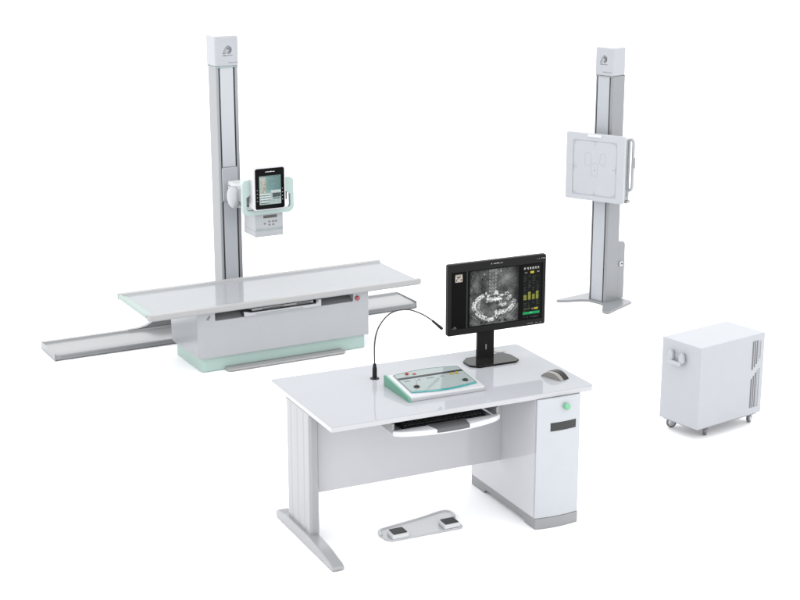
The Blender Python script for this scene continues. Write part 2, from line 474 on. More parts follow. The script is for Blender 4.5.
# end corner pieces, slightly swept
bm = B()
prism(bm, [(-1.0005, -.337), (-1.0005, -.3005), (-1.026, -.3005), (-1.022, -.318), (-1.010, -.332)], .440, .4800, 'z', bev=.003)
prism(bm, [(-1.0005, .337), (-1.010, .332), (-1.022, .318), (-1.026, .3005), (-1.0005, .3005)], .440, .4800, 'z', bev=.003)
build('corner_cap', bm, M_rim, top, split=True)
bm = B(); prism(bm, [(1.0405, -.300), (1.047, -.28), (1.045, -.2), (1.045, .2), (1.047, .28), (1.0405, .300)], .440, .4664, 'z', bev=.001)
build('end_profile', bm, M_top, top)
bm = B(); prism(bm, [(1.0445, -.337), (1.052, -.334), (1.058, -.320), (1.0475, -.296), (1.0445, -.294)], .444, .4800, 'z', bev=.003); prism(bm, [(1.0445, .337), (1.0445, .294), (1.0475, .296), (1.056, .320), (1.050, .334)], .444, .4800, 'z', bev=.003)
build('end_knob', bm, M_rim, top, split=True)
# base housing with the long cassette slot
bm = B(); box(bm, -.657, .648, -.29, .267, .107, .432, bev=.006, seg=3, r=[.035, .010, .012, .02])
bs = build('base_housing', bm, M_base, tt)
bm = B(); prism(bm, rrect(-.535, .522, .370, .46, [.008, .008, 0, 0], 3), -.31, -.12, 'y'); cut(bs, bm)
bm = B(); prism(bm, [(-.288, .3705), (-.121, .3705), (-.121, .431), (-.150, .425)], -.5345, -.325, 'x'); prism(bm, [(-.288, .3705), (-.121, .3705), (-.121, .431), (-.150, .425)], .268, .5215, 'x')
build('slot_liner', bm, M_tray, bs, split=True)
bm = B(); box(bm, -.5, .5, -.22, .2, .432, .4385); build('top_bearer', bm, M_grey, tt)
bm = B(); box(bm, -.63, .629, -.258, .24, 0.002, .107, bev=.006, seg=2, r=[.03, .01, .01, .02])
build('mint_plinth', bm, M_mintbase, tt)
# cassette tray
bm = B(); prism(bm, [(-.325, .375), (.262, .375), (.262, .424), (.225, .424), (.225, .397), (-.27, .397), (-.325, .410)], -.306, -.292, 'y', bev=.002)
tr = build('cassette_tray', bm, M_white, tt)
bm = B(); box(bm, -.31, .25, -.2915, -.13, .376, .3855, bev=.001); box(bm, -.26, .21, -.285, -.13, .402, .418, bev=.002); build('cassette_holder', bm, M_rim, tr, split=True)
bm = B(); box(bm, -.24, .12, -.3075, -.3055, .381, .386); build('tray_groove', bm, M_grey, tr)
bm = B(); box(bm, .226, .238, -.3075, -.3055, .408, .420); box(bm, .08, .19, -.2875, -.2845, .406, .414); box(bm, -.18, -.02, -.2875, -.2845, .405, .411); build('tray_latch', bm, M_ink, tr, split=True)
bm = B(); lathe(bm, [(0, -.304), (.014, -.304), (.017, -.300), (.017, -.2895)], (.553, 0, .391), 'y', 24)
build('red_button', bm, M_redsoft, tt)
bm = B(); prism(bm, [(-.600, .385), (-.590, .385), (-.570, .412), (-.580, .412)], -.2915, -.2895, 'y'); prism(bm, [(-.592, .380), (-.586, .380), (-.566, .404), (-.572, .404)], -.2915, -.2895, 'y'); build('small_badge', bm, M_inkl, tt, wn=False)
# seam in the side cover and foot bar
bm = B(); box(bm, -.462, .446, -.332, -.262, .006, .022, bev=.005, seg=2, r=[.03, .03, 0, 0])
pb = build('foot_bar', bm, M_rim, tt)
bm = B(); box(bm, -.455, .43, -.263, -.2585, .0222, .026); build('foot_bar_hinge', bm, M_grey, pb)

# ------------------------------------------------------------------ 3. chest stand
cs = thing('chest_stand', 'white wall bucky column with square flat detector panel standing on splayed feet', 'X-ray stand', (S[0], S[1], 0), S[2])
bm = B()
outl = [(-.245, -.268), (-.238, -.292), (-.215, -.296), (-.165, -.235), (-.105, -.135), (-.06, -.102), (.06, -.102), (.12, -.14), (.205, -.258), (.235, -.282), (.268, -.284), (.285, -.262), (.262, -.16), (.236, -.02), (.212, .10), (.185, .125), (-.185, .125), (-.205, .10), (-.215, -.02), (-.228, -.15)]
prism(bm, outl, .001, .018, 'z', bev=.004)
build('splayed_foot', bm, M_alu_b, cs)
bm = B(); prism(bm, column_profile(.175, .148, (-.068, .058), gw=.010, r=.010), .018, 1.812, 'z')
cc = build('column', bm, M_alu_b, cs, sharp=30)
bm = B()
for g in (-.068, .058): box(bm, g - .004, g + .004, -.074 + .008, -.074 + .016, .02, 1.81)
build('groove_shade', bm, M_groove, cc, split=True)  # groove shade of the chest stand, put in as dark strips
bm = B(); box(bm, -.061, .051, -.0755, -.0735, .02, 1.81, bev=.0008); build('cover_strip', bm, M_channel_b, cc)
bm = B(); box(bm, -.0885, .0885, -.084, .086, 1.812, 2.028, bev=.012, seg=4, r=[.012, .012, .035, .012])
hd = build('column_head', bm, M_cap, cs)
bm = B(); box(bm, -.086, .086, -.081, .083, 1.806, 1.812, r=.01); build('shadow_gap', bm, M_grey, hd)
emblem(hd, -.005, 1.938, .032, -.0838)
bm = B(); small_print(bm, -.01, .072, 1.838, .007, -.0838, -.001, seed=12, density=.95); build('small_print', bm, M_inkl, hd, wn=False)
# drive cover on the back right
bm = B(); prism(bm, rrect(.0745, .160, .012, .485, [.01, .012, .035, .01]), .020, .082, 'x', bev=.006)
dc = build('drive_cover', bm, M_alu_b, cs)
bm = B(); prism(bm, rrect(.085, .118, .288, .325, .005), .082, .098, 'x', bev=.003); lk = build('lock_plate', bm, M_whitep, dc)
bm = B(); lathe(bm, [(0, .104), (.007, .104), (.008, .098)], (0, .102, .309), 'x', 16); build('lock_barrel', bm, M_ink, lk)
# detector assembly, turned a little on its mount
det = bpy.data.objects.new('detector_unit', None); C.objects.link(det); det.parent = cs
det.location = (.034, -.2015, 0); det.rotation_euler = (0, 0, P[2] - S[2])
bm = B(); prism(bm, rrect(-.252, .252, .851, 1.379, .016), 0, .038, 'y', bev=.009, seg=4)
fr = build('detector_panel', bm, M_panelf, det)
bm = B(); prism(bm, rrect(-.190, .190, .892, 1.325, .010), -.01, .004, 'y'); cut(fr, bm)
def line(bm, x0, z0, x1, z1, w=.0016, y=.0042, t=.0014):
    d = Vector((x1 - x0, z1 - z0)).normalized() * w / 2; n_ = Vector((-d.y, d.x))
    prism(bm, [(x0 - n_.x, z0 - n_.y), (x1 - n_.x, z1 - n_.y), (x1 + n_.x, z1 + n_.y), (x0 + n_.x, z0 + n_.y)], y - t, y, 'y')
def polyl(bm, pts, w=.0016):
    for a, b_ in zip(pts, pts[1:] + pts[:1]): line(bm, *a, *b_, w=w)
M_mark = mat('detector_mark_ink', (.20, .205, .21), .5)
M_markl = mat('detector_faint_ink', (.33, .335, .34), .5)
bm = B()
for sx in (-1, 1):
    line(bm, sx * .180, 1.108 - .028, sx * .180, 1.108 + .028); line(bm, sx * .180, 1.108, sx * .150, 1.108, w=.002)
for z, dz in ((1.316, -.030), (.901, .030)):
    line(bm, -.022, z, .022, z); line(bm, 0, z, 0, z + dz)
for sx in (-1, 1):
    for z, dz in ((1.312, -.025), (.905, .025)):
        line(bm, sx * .176, z, sx * .148, z); line(bm, sx * .176, z, sx * .176, z + dz)
line(bm, -.004, 1.092, .008, 1.092, w=.005)
build('centering_marks', bm, M_mark, fr, wn=False)
bm = B()
polyl(bm, [(-.183, .898), (.183, .898), (.183, 1.319), (-.183, 1.319)], .001)
polyl(bm, [(-.085, 1.13), (-.035, 1.13), (-.035, 1.225), (-.085, 1.225)])
polyl(bm, [(.040, 1.150), (.088, 1.130), (.092, 1.225), (.048, 1.225)])
polyl(bm, [(-.028, 1.060), (-.012, 1.045), (.022, 1.045), (.024, 1.135), (.008, 1.150), (-.024, 1.148)])
build('field_outline', bm, M_markl, fr, wn=False)
bm = B(); prism(bm, rrect(-.065, .055, 1.352, 1.3725, .008), -.008, .004, 'y', bev=.003); build('finger_grip', bm, M_whitep, fr)
bm = B(); box(bm, -.225, .249, .0385, .118, .872, 1.352, bev=.008, r=.01)
ho = build('detector_housing', bm, M_alu_b, det)
bm = B(); box(bm, .2495, .2535, .070, .085, .90, 1.33, bev=.001); build('housing_rib', bm, M_grey, ho)
bm = B(); prism(bm, rrect(.20, .262, .852, .8715, .004), .05, .11, 'y', bev=.002); build('release_lever', bm, M_grey, ho)
bm = B(); box(bm, -.10, .07, .111, .150, 1.00, 1.24, bev=.004); build('mount_block', bm, M_grey, det)
bm = B(); tube(bm, catmull([(.240, .108, 1.335), (.256, .112, 1.344), (.270, .114, 1.328), (.273, .114, 1.28), (.273, .114, 1.02), (.270, .114, .965), (.256, .112, .948), (.240, .108, .948)], 6), .0125, 14)
gh = build('side_handle', bm, M_white, det)
bm = B(); prism(bm, rrect(.262, .288, 1.120, 1.205, .008), .104, .128, 'y', bev=.004); build('grip_switch', bm, M_grey, gh)

# ------------------------------------------------------------------ 4. generator cabinet
gn = thing('generator_cabinet', 'white box cabinet on casters with side handle and two slanted vent strips', 'cabinet', (G[0], G[1], 0), G[2])
w, d, z0, z1 = .571, .316, .083, .600
bm = B(); box(bm, -w / 2, w / 2, -d / 2, d / 2, z0, z1, bev=.004, seg=2)
gb = build('cabinet_body', bm, M_gen, gn)
bm = B(); box(bm, -w / 2 + .02, w / 2 - .02, -d / 2 + .015, d / 2 - .015, z0 - .012, z0 - .0005); build('under_tray', bm, M_grey, gn)
bm = B(); bmv = B(); bmp = B()
xs = [.176 + i * .0172 for i in range(6)]
# slats: two groups separated by a slanted plain band
for i, x in enumerate(xs[:5]):
    lo1, hi1 = .375 + (x - .176) * .95, .560
    lo2, hi2 = .128, .318 + (x - .176) * .95
    for lo, hi in ((lo1, hi1), (lo2, hi2)):
        if i < 3: prism(bmv, rrect(x, x + .0085, lo, hi, .004, 3), -d / 2 - .0015, -d / 2 + .001, 'y')
        else:
            z = lo
            while z < hi - .006:
                prism(bmp, rrect(x - .002 , x + .007, z, z + .0055, .0015, 2), -d / 2 - .0012, -d / 2 + .001, 'y'); z += .0105
        if i < 3: prism(bm, rrect(x + .0088, x + .0135, lo, hi, .002, 2), -d / 2 - .005, -d / 2 + .001, 'y', bev=.001)
vs = build('vent_strip', bmv, M_genv, gb, wn=False); build('vent_slat', bm, M_gen, vs); build('vent_perforation', bmp, M_inkl, gb, wn=False)
# moulded bow handle on the left end: two ears and a bar
bm = B(); X = -w / 2; HY, HZ = .022, .505
for sy in (-1, 1):
    y = HY + sy * .045
    prism(bm, [(y - .022, HZ - .020), (y - .018, HZ + .020), (y, HZ + .040), (y + .018, HZ + .020), (y + .022, HZ - .020), (y + .010, HZ - .034), (y - .010, HZ - .034)], X - .030, X - .001, 'x', bev=.008, seg=3)
box(bm, X - .040, X - .018, HY - .052, HY + .052, HZ - .048, HZ - .022, bev=.008, seg=3)
hdl = build('handle', bm, M_gen, gn)
bm = B(); prism(bm, rrect(HY - .040, HY + .040, HZ - .020, HZ + .018, .01), X - .004, X - .0005, 'x', bev=.001); build('handle_recess', bm, M_gen, hdl)
def caster(x, y, yaw):
    c = bpy.data.objects.new('caster', None); C.objects.link(c); c.parent = gn; c.location = (x, y, 0); c.rotation_euler = (0, 0, yaw)
    bm = B(); lathe(bm, [(0, -.012), (.022, -.012), (.031, -.009), (.033, -.004), (.033, .004), (.031, .009), (.022, .012), (0, .012)], (0, 0, .033), 'y', 28); build('wheel', bm, M_dsteel, c)
    bm = B(); lathe(bm, [(0, -.0145), (.016, -.0145), (.022, -.0122)], (0, 0, .033), 'y', 24); build('hub_cap', bm, M_steel, c)
    bm = B(); prism(bm, [(-.012, .045), (.0, .030), (.014, .030), (.030, .062), (.022, .071), (-.018, .071)], -.018, -.0148, 'y', bev=.001)
    prism(bm, [(-.012, .045), (.0, .030), (.014, .030), (.030, .062), (.022, .071), (-.018, .071)], .0148, .018, 'y', bev=.001)
    box(bm, -.018, .024, -.018, .018, .0665, .0712); build('fork', bm, M_steel, c)
caster(-.135, -.088, R(35)); caster(.262, -.092, R(20)); caster(-.20, .134, R(-30)); caster(.255, .112, R(10))

# ------------------------------------------------------------------ 5. desk
dk = thing('desk', 'glossy white office desk with pull-out keyboard tray, steel T leg and narrow side cabinet', 'desk', (D[0], D[1], 0), D[2])
bm = B(); box(bm, -.750, .750, -.414, .413, .722, .750, bev=.004, seg=3, r=[.012, .035, .03, .02])
dt = build('desktop', bm, M_desk, dk)
bm = B(); prism(bm, rrect(-.7512, .7512, -.4152, .412, [.012, .036, .03, .02])[::1], .7245, .7478, 'z', bev=.0012); build('edge_band', bm, M_band, dt)
# T leg
bm = B()
pr = [(-.748, -.108)]
for k in range(3):   # fluted outer face
    y = -.108 + .045 + k * .085
    pr += [(-.748, y), (-.7455, y + .008), (-.7455, y + .022), (-.748, y + .030)]
pr += [(-.748, .184), (-.735, .192), (-.705, .192), (-.690, .180), (-.690, -.095), (-.702, -.112), (-.735, -.116)]
prism(bm, pr[::-1], .050, .7215, 'z')
lg = build('leg', bm, M_leg, dk, sharp=25)
# foot: long low beam with rounded ends, thicker in the middle
bm = B()
ol = [(.318, .002), (.332, .020), (.318, .046), (.20, .066), (-.12, .068), (-.28, .056), (-.420, .034), (-.446, .018), (-.440, .004)]
prism(bm, ol, -.768, -.700, 'x', bev=.012, seg=3)
build('leg_foot', bm, M_leg, lg)
bm = B(); box(bm, -.75, -.69, -.12, .195, .712, .7215, bev=.001); build('leg_bracket', bm, M_leg, lg)
# modesty panel
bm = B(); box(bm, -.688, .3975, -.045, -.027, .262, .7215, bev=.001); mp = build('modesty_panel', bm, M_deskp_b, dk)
bm = B()
for z in (.30, .325):
    box(bm, -.6875, -.670, -.052, -.0455, z - .008, z + .008, bev=.001)
build('panel_clip', bm, M_rim, mp, split=True)
# cabinet, bowed front
def bowed(x0, x1, yb, yf, bulge, n=12, ins=0):
    pts = [(x0, yb), (x0, yf)]
    pts += [(x0 + (x1 - x0) * k / n, yf - bulge * math.sin(PI * k / n)) for k in range(1, n)]
    pts += [(x1, yf), (x1, yb)]
    return pts[::-1]
bm = B(); prism(bm, bowed(.398, .660, .288, -.404, 0), .062, .7215, 'z', bev=.0015); cb = build('side_cabinet', bm, M_deskp, dk)
bm = B(); prism(bm, bowed(.3985, .6595, -.4045, -.420, .014), .0625, .7210, 'z', bev=.002); cd = build('cabinet_door', bm, M_cabf, cb, sharp=30)
bm = B(); prism(bm, bowed(.400, .658, .286, -.424, .014), .002, .0615, 'z', bev=.001); pl = build('cabinet_plinth', bm, M_plinth, cb, sharp=30)
bm = B(); prism(bm, [(-.325, -.02), (-.300, .024), (.125, .024), (.150, -.02)], .35, .70, 'x'); cut(pl, bm)
bm = B(); xs = [.474 + i * (.156) / 10 for i in range(11)]
fy = lambda x: -.420 - .014 * math.sin(PI * (x - .3985) / .261)
f1 = [(x, fy(x) - .0022) for x in xs] + [(x, fy(x) + .004) for x in reversed(xs)]
prism(bm, f1, .542, .5875, 'z', bev=.0006); build('slot_handle', bm, M_handle, cd)
bm = B(); lathe(bm, [(0, -.462), (.013, -.461), (.0175, -.455), (.0175, -.444), (.013, -.440), (.013, -.430)], (.560, 0, .672), 'y', 28); build('green_knob', bm, M_greenk, cd)
# cable grommet
bm = B(); lathe(bm, [(0, .7505), (.030, .7505), (.030, .7535), (.026, .7545), (0, .7545)], (.585, .325, 0), 'z', 28); build('cable_grommet', bm, M_rim, dt)
# keyboard tray
bm = B(); box(bm, -.385, .175, -.405, -.06, .640, .650, bev=.001); ty = build('keyboard_tray', bm, M_white, dk)
bm = B()
n = 20; fr_ = []
for k in range(n + 1):
    x = -.410 + .610 * k / n; s_ = math.sin(PI * k / n) ** .6
    fr_.append((x, -.385 - .075 * s_))
pts = fr_ + [(.195, -.374), (-.405, -.374)]
prism(bm, pts[::-1], .640, .668, 'z', bev=.009, seg=3); wr = build('tray_front', bm, M_whitep, ty, sharp=50)
bm = B(); pts = [(x, y + .004) for x, y in fr_ if -.215 <= x <= .0] ; pts = [(-.215, -.3745)] + pts + [(0.0, -.3745)]
prism(bm, pts, .6685, .6715, 'z', bev=.001)
pts2 = [(x, y - .0008) for x, y in fr_ if -.215 <= x <= .0] 
prism(bm, pts2 + [(x, y + .02) for x, y in reversed(pts2)], .650, .6700, 'z')
build('wrist_pad', bm, M_wrist, wr, sharp=50)
bm = B()
for x in (-.405, .185):
    box(bm, x, x + .012, -.37, -.03, .650, .700, bev=.002); box(bm, x - .012, x + .024, -.33, .05, .700, .7215, bev=.002)
build('slide_rail', bm, M_rim, ty, split=True)

# keyboard on the tray
kb = thing('keyboard', 'black keyboard lying on the pull-out tray under the desk edge', 'keyboard', at_local(D, (-.10, -.275, .6503)), D[2])
bm = B(); prism(bm, [(-.075, .0), (-.075, .012), (.075, .022), (.075, .0)], -.235, .235, 'x', bev=.003); build('keyboard_body', bm, M_black, kb)
bm = B()
for r_ in range(6):
    y = -.066 + r_ * .0225; x = -.228
    while x < .222:
        wk = .0165 if not (r_ == 0 and -.10 < x < .02) else .11
        if r_ == 0: wk = wk if wk > .1 else .021
        zb = .012 + (y + .075) / .15 * .010
        box(bm, x, x + wk, y, y + .018, zb + .0005, zb + .008, bev=.002, seg=1); x += wk + .003
build('keys', bm, mat('key_plastic', (.025, .025, .027), .4), kb, wn=False)

# ------------------------------------------------------------------ 6. monitor
mn = thing('monitor', 'black widescreen computer monitor on the desk showing a grey abdominal X-ray', 'monitor', at_local(D, (.45, .2, .7502)), D[2])
MW0, MW1, Z0, Z1 = -.254, .353, .168, .567
bm = B(); prism(bm, rrect(MW0, MW1, Z0, Z1, .010), 0.0, .030, 'y', bev=.004, seg=2); sh = build('monitor_shell', bm, M_bezel, mn)
bm = B(); prism(bm, rrect(MW0 + .02, MW1 - .02, Z0 + .035, Z1 - .045, .0), -.01, .0022, 'y'); cut(sh, bm)
bm = B(); box(bm, -.12, .22, .0305, .055, .23, .50, bev=.012, r=.02); build('rear_cover', bm, M_bezel, sh)
bm = B(); box(bm, -.050, .052, .034, .056, .010, .26, bev=.002); nk = build('neck', bm, M_bezel, mn)
bm = B(); box(bm, -.002, .004, .0325, .0345, .055, .085); build('neck_badge', bm, M_grey, nk)
bm = B(); prism(bm, [(-.112, -.100), (.118, -.100), (.150, -.072), (.150, .02), (.128, .070), (-.105, .070), (-.148, .02), (-.150, -.06)], 0.0, .011, 'z', bev=.003, seg=2); build('foot', bm, M_basegloss, mn)
bm = B(); small_print(bm, .022, .080, .5455, .005, .0, -.0006, seed=21, density=.9); small_print(bm, .288, .340, .5435, .006, 0, -.0006, seed=2, density=.6)
small_print(bm, .235, .335, .180, .004, 0, -.0006, seed=23, density=.45)
prism(bm, [(.006, .5455), (.013, .5455), (.0095, .553)], -.0006, 0, 'y')
build('small_print', bm, mat('bezel_print', (.30, .29, .27), .5), sh, wn=False)

def disc(im, cx, cy, rx, ry, val, soft=.25, add=False, mask=None):
    h, w = im.shape; yy, xx = np.mgrid[0:h, 0:w]; u = (xx + .5) / w; v = (yy + .5) / h
    dd = np.sqrt(((u - cx) / rx) ** 2 + ((v - cy) / ry) ** 2); a = np.clip((1 - dd) / soft, 0, 1)
    if mask is not None: a = a * mask
    if add: im += a * val
    else: im[:] = im * (1 - a) + val * a
SH, SW = 150, 240
full = np.zeros((SH, SW, 3)); full[:] = (.001, .001, .001)
iw, ih = 128, 146
xr = np.zeros((ih, iw)) + .045
tex = vnoise(ih, iw, 9, 1) * .5 + vnoise(ih, iw, 4, 2) * .3 + vnoise(ih, iw, 2, 4) * .2
disc(xr, .5, .55, .60, .75, .115, .3)
xr *= (.45 + 1.1 * tex)
yy, xx = np.mgrid[0:ih, 0:iw]; u = (xx + .5) / iw; v_ = (yy + .5) / ih
disc(xr, .25, .30, .15, .24, .045, .8); disc(xr, .70, .40, .12, .12, .05, .8); disc(xr, .40, .62, .17, .10, .06, .8)
disc(xr, .74, .22, .13, .15, .085, .9, add=True); disc(xr, .16, .22, .05, .2, .04, .9, add=True)
rs = np.random.RandomState(31)
for k in range(420):                                                                    # soft tissue streaks
    cx, cy = rs.rand(), rs.rand(); ln = rs.uniform(.01, .06); an = rs.uniform(-1, 1) + (1.2 if cx < .45 else -1.2)
    sg = rs.choice([-1, 1, 1]) * rs.uniform(.02, .075)
    for t in np.linspace(-1, 1, 6): disc(xr, cx + ln * t * math.cos(an), cy + ln * t * math.sin(an), .010, .009, sg, .9, add=True)
for k in range(9):                                                                      # vertebrae: pale outlines, darker middles
    cy = .025 + k * .062
    for dx in (-.062, .062):
        disc(xr, .465 + dx, cy, .013, .024, .36, .6, add=True)
    for t in np.linspace(-.055, .055, 8): disc(xr, .465 + t, cy + .026, .010, .007, .20, .9, add=True)
    disc(xr, .465, cy, .045, .022, .07, .5, add=True); disc(xr, .465, cy, .012, .012, .15, .8, add=True)
def bowel(P_, r, step, seed, hole=.5, val=.92):
    r_ = np.random.RandomState(seed); pts = catmull([(a_, b_, 0) for a_, b_ in P_], 14); acc = 0; prev = pts[0]
    for q in pts:
        acc += (q - prev).length; d_ = (q - prev); prev = q
        if acc < step or d_.length < 1e-6: continue
        acc = 0; d_.normalize(); nx, ny = -d_.y, d_.x
        for sd in (-1, -.1, 1):
            if r_.rand() < .14: continue
            o_ = sd * r * r_.uniform(.45, .75)
            disc(xr, q.x + nx * o_, q.y + ny * o_, r * r_.uniform(.30, .52), r * r_.uniform(.28, .46), val * r_.uniform(.75, 1), .4)
        if r_.rand() < hole:
            disc(xr, q.x + r_.uniform(-.4, .4) * r, q.y + r_.uniform(-.4, .4) * r, r * r_.uniform(.15, .32), r * r_.uniform(.12, .26), r_.uniform(.03, .2), .5)
bowel([(.30, .46), (.20, .50), (.12, .56), (.08, .63), (.10, .70), (.15, .77), (.22, .83), (.31, .88), (.40, .92), (.48, .91)], .040, .022, 11, .85)
bowel([(.24, .54), (.18, .62), (.19, .72), (.28, .80)], .024, .024, 21, .8, .75)
bowel([(.46, .90), (.53, .88), (.56, .82), (.52, .76)], .036, .022, 12, .7)
bowel([(.60, .86), (.64, .78), (.70, .82), (.73, .76)], .038, .020, 22, .4)
bowel([(.74, .80), (.82, .76), (.88, .70), (.93, .60)], .044, .019, 13, .25)
bowel([(.60, .64), (.66, .68), (.74, .66)], .030, .02, 16, .5)
bowel([(.76, .60), (.80, .55), (.86, .53)], .036, .022, 17, .7, .8)
bowel([(.70, .46), (.76, .48), (.80, .45)], .028, .022, 27, .6, .8)
for q in np.linspace(0, 1, 16): disc(xr, .37 + .26 * q, .535 + .03 * q, .034, .030, .93, .35)
rb_ = np.random.RandomState(8)
for q in range(46): disc(xr, .34 + .32 * rb_.rand(), .55 + rb_.choice([-1, 1]) * rb_.uniform(.022, .040), rb_.uniform(.010, .026), rb_.uniform(.006, .014), rb_.choice([.12, .9, .25, .9]), .5)
for q in range(30): disc(xr, rb_.uniform(.36, .70), rb_.uniform(.40, .62), rb_.uniform(.006, .016), rb_.uniform(.005, .014), rb_.choice([.10, .75, .85]), .5)
disc(xr, .37, .50, .022, .050, .93, .4); disc(xr, .43, .545, .02, .014, .55, .5)
disc(xr, .535, .43, .040, .040, .93, .4); disc(xr, .57, .46, .030, .026, .9, .4); disc(xr, .50, .46, .026, .022, .8, .4); disc(xr, .545, .435, .012, .010, .5, .5)
disc(xr, .66, .49, .045, .022, .85, .4); disc(xr, .33, .43, .018, .028, .8, .4)
for k in range(3):
    for q in np.linspace(0, 1, 24):
        an = -1.9 + 2.1 * q; disc(xr, .70 + (.17 + .03 * k) * math.cos(an), .27 + (.22 + .03 * k) * math.sin(an), .009, .008, .10 - .02 * k, .9, add=True)
for q in np.linspace(0, 1, 40):                                                         # hip lines
    disc(xr, .99 - .25 * q, .68 + .25 * q ** .7, .010, .010, .16, .9, add=True); disc(xr, .02 + .20 * q, .80 + .17 * q ** 1.4, .010, .010, .09, .9, add=True)
disc(xr, .10, .93, .12, .06, .07, .7, add=True); disc(xr, .86, .93, .14, .07, .06, .7, add=True)
for cx in (.24, .34, .62, .73): disc(xr, cx, .955, .045, .035, .03, .6)
disc(xr, .29, .08, .014, .014, .6, .5); disc(xr, .63, .055, .018, .018, .45, .5)
xr *= 1 - .75 * np.clip((u - .86) / .14, 0, 1) * (v_ < .68)
fn = vnoise(ih, iw, 2.2, 41) * .6 + vnoise(ih, iw, 5, 42) * .4
xr = np.where(xr > .35, xr * np.clip(.15 + 1.65 * fn, .2, 1.15), xr * (.55 + .9 * vnoise(ih, iw, 12, 43)))
xr = np.clip(xr, 0, 1)
x0 = int(SW * .200); full[2:2 + ih, x0:x0 + iw] = xr[..., None] * np.array((.98, 1, 1))
full[:, int(SW * .165):int(SW * .175)] = (.045, .045, .047)
# thumbnail
tw, th = 18, 20; t0 = int(SW * .045)
tm = np.zeros((th, tw)) + .72; a = np.arange(tw); 
tm[0:3] = .4; tm[5:8, 3:15] = .08; tm[8:14, 8:10] = .05; tm[11:18, 2:5] = .12; tm[11:18, 13:16] = .12; tm[16:19, 6:12] = .55; tm[9:11, 4:7] = .2
tm *= .6 + .8 * np.random.RandomState(2).rand(th, tw)
full[6:6 + th, t0:t0 + tw] = np.clip(tm, 0, 1)[..., None] * np.array((1, .88, .78))
# side menu
def fill(u0, u1, v0, v1, c): full[int(SH * v0):max(int(SH * v0) + 1, int(SH * v1)), int(SW * u0):max(int(SW * u0) + 1, int(SW * u1))] = c
fill(.785, .985, .02, .95, (.006, .007, .007))
rs = np.random.RandomState(9)
for u0 in np.arange(.795, .975, .030):
    fill(u0, u0 + .017, .065, .105, (.55, .55, .50) if rs.rand() < .6 else (.50, .42, .06))
    fill(u0 + .004, u0 + .010, .08, .10, (.03, .03, .03))
fill(.865, .905, .135, .175, (.62, .50, .05)); fill(.80, .83, .145, .170, (.12, .14, .16)); fill(.94, .965, .145, .165, (.3, .3, .3))
for r_ in range(26):
    v0 = .20 + r_ * .0265
    for c_ in range(4):
        u0 = .795 + c_ * .047
        if rs.rand() < .8:
            base = [(.035, .037, .04), (.05, .055, .03), (.03, .04, .03), (.02, .022, .03)][rs.randint(4)]
            fill(u0, u0 + rs.uniform(.014, .038), v0, v0 + .011, base)
for u0, v0 in ((.795, .555), (.842, .505), (.888, .555), (.930, .505)):
    fill(u0, u0 + .030, v0, .64, (.25, .27, .05))
    fill(u0 + .008, u0 + .020, v0 + .035, v0 + .06, (.12, .13, .02)) 
fill(.915, .955, .795, .830, (.55, .42, .03)); fill(.885, .905, .80, .825, (.25, .25, .25)); fill(.80, .86, .805, .82, (.10, .11, .04))
fill(.790, .975, .860, .905, (.015, .36, .12)); fill(.865, .895, .872, .892, (.10, .60, .30))
fill(.790, .975, .905, .912, (.01, .18, .06))
for u0 in np.arange(.80, .97, .012):
    if rs.rand() < .7: fill(u0, u0 + .006, .955, .965, (.25, .25, .25))
fill(.01, .06, .985, .995, (.12, .12, .12)); fill(.03, .05, .965, .975, (.2, .2, .2))
screen('display', sh, MW0 + .021, MW1 - .021, Z0 + .036, Z1 - .046, .0018, full, 1.0)

# ------------------------------------------------------------------ 7. gooseneck microphone
mc = thing('microphone', 'thin black gooseneck microphone arching up from the back of the desk', 'microphone', at_local(D, (-.245, .186, .7502)), D[2])
bm = B(); lathe(bm, [(0, 0), (.024, 0), (.024, .004), (.020, .006), (.0125, .007), (.0120, .060), (.0095, .066), (.0095, .080), (.006, .084), (0, .084)], (0, 0, 0), 'z', 28); build('mount', bm, M_black, mc)
A = [(0, 0, .082), (.0, 0, .18), (.010, 0, .245), (.032, 0, .292), (.066, 0, .330), (.103, 0, .352), (.148, 0, .360), (.195, 0, .356), (.236, 0, .342), (.285, 0, .317), (.332, 0, .284), (.352, 0, .266)]
bm = B(); tube(bm, catmull(A, 6), .0038, 10); gk = build('gooseneck', bm, mat('gooseneck_ribbed', (.03, .03, .032), .35, metal=.5), mc)
dv = Vector((.352 - .332, 0, .266 - .284)).normalized(); p0 = Vector((.340, 0, .277))
bm = B(); tube(bm, [p0, p0 + dv * .004, p0 + dv * .05, p0 + dv * .054, p0 + dv * .078, p0 + dv * .083], [.0045, .0065, .0075, .0085, .0085, .005], 16); build('capsule', bm, M_black, mc)

# ------------------------------------------------------------------ 8. control console
ck = thing('control_console', 'white sloping control console with green side cheeks and glass key panel on the desk', 'control panel', at_local(D, (-.04, -.09, .7502)), D[2])
# local slope: z(y) from front (-.148) to back (.148)
zs = lambda y: .024 + (y + .15) / .30 * .034
wp = [(-.150, .0), (-.150, .018), (-.144, zs(-.144)), (.128, zs(.128) + .002), (.148, zs(.148) - .006), (.150, 0)]
bm = B(); prism(bm, wp, -.198, .228, 'x', bev=.003, seg=2); cbdy = build('console_body', bm, M_console, ck)
bm = B()
ch = [(-.158, .0), (-.153, .012), (-.135, .026), (-.05, .038), (.140, .060), (.152, .055), (.152, .0)]
prism(bm, ch, -.2105, -.1985, 'x', bev=.0015)
build('side_cheek', bm, M_mintdark, ck)
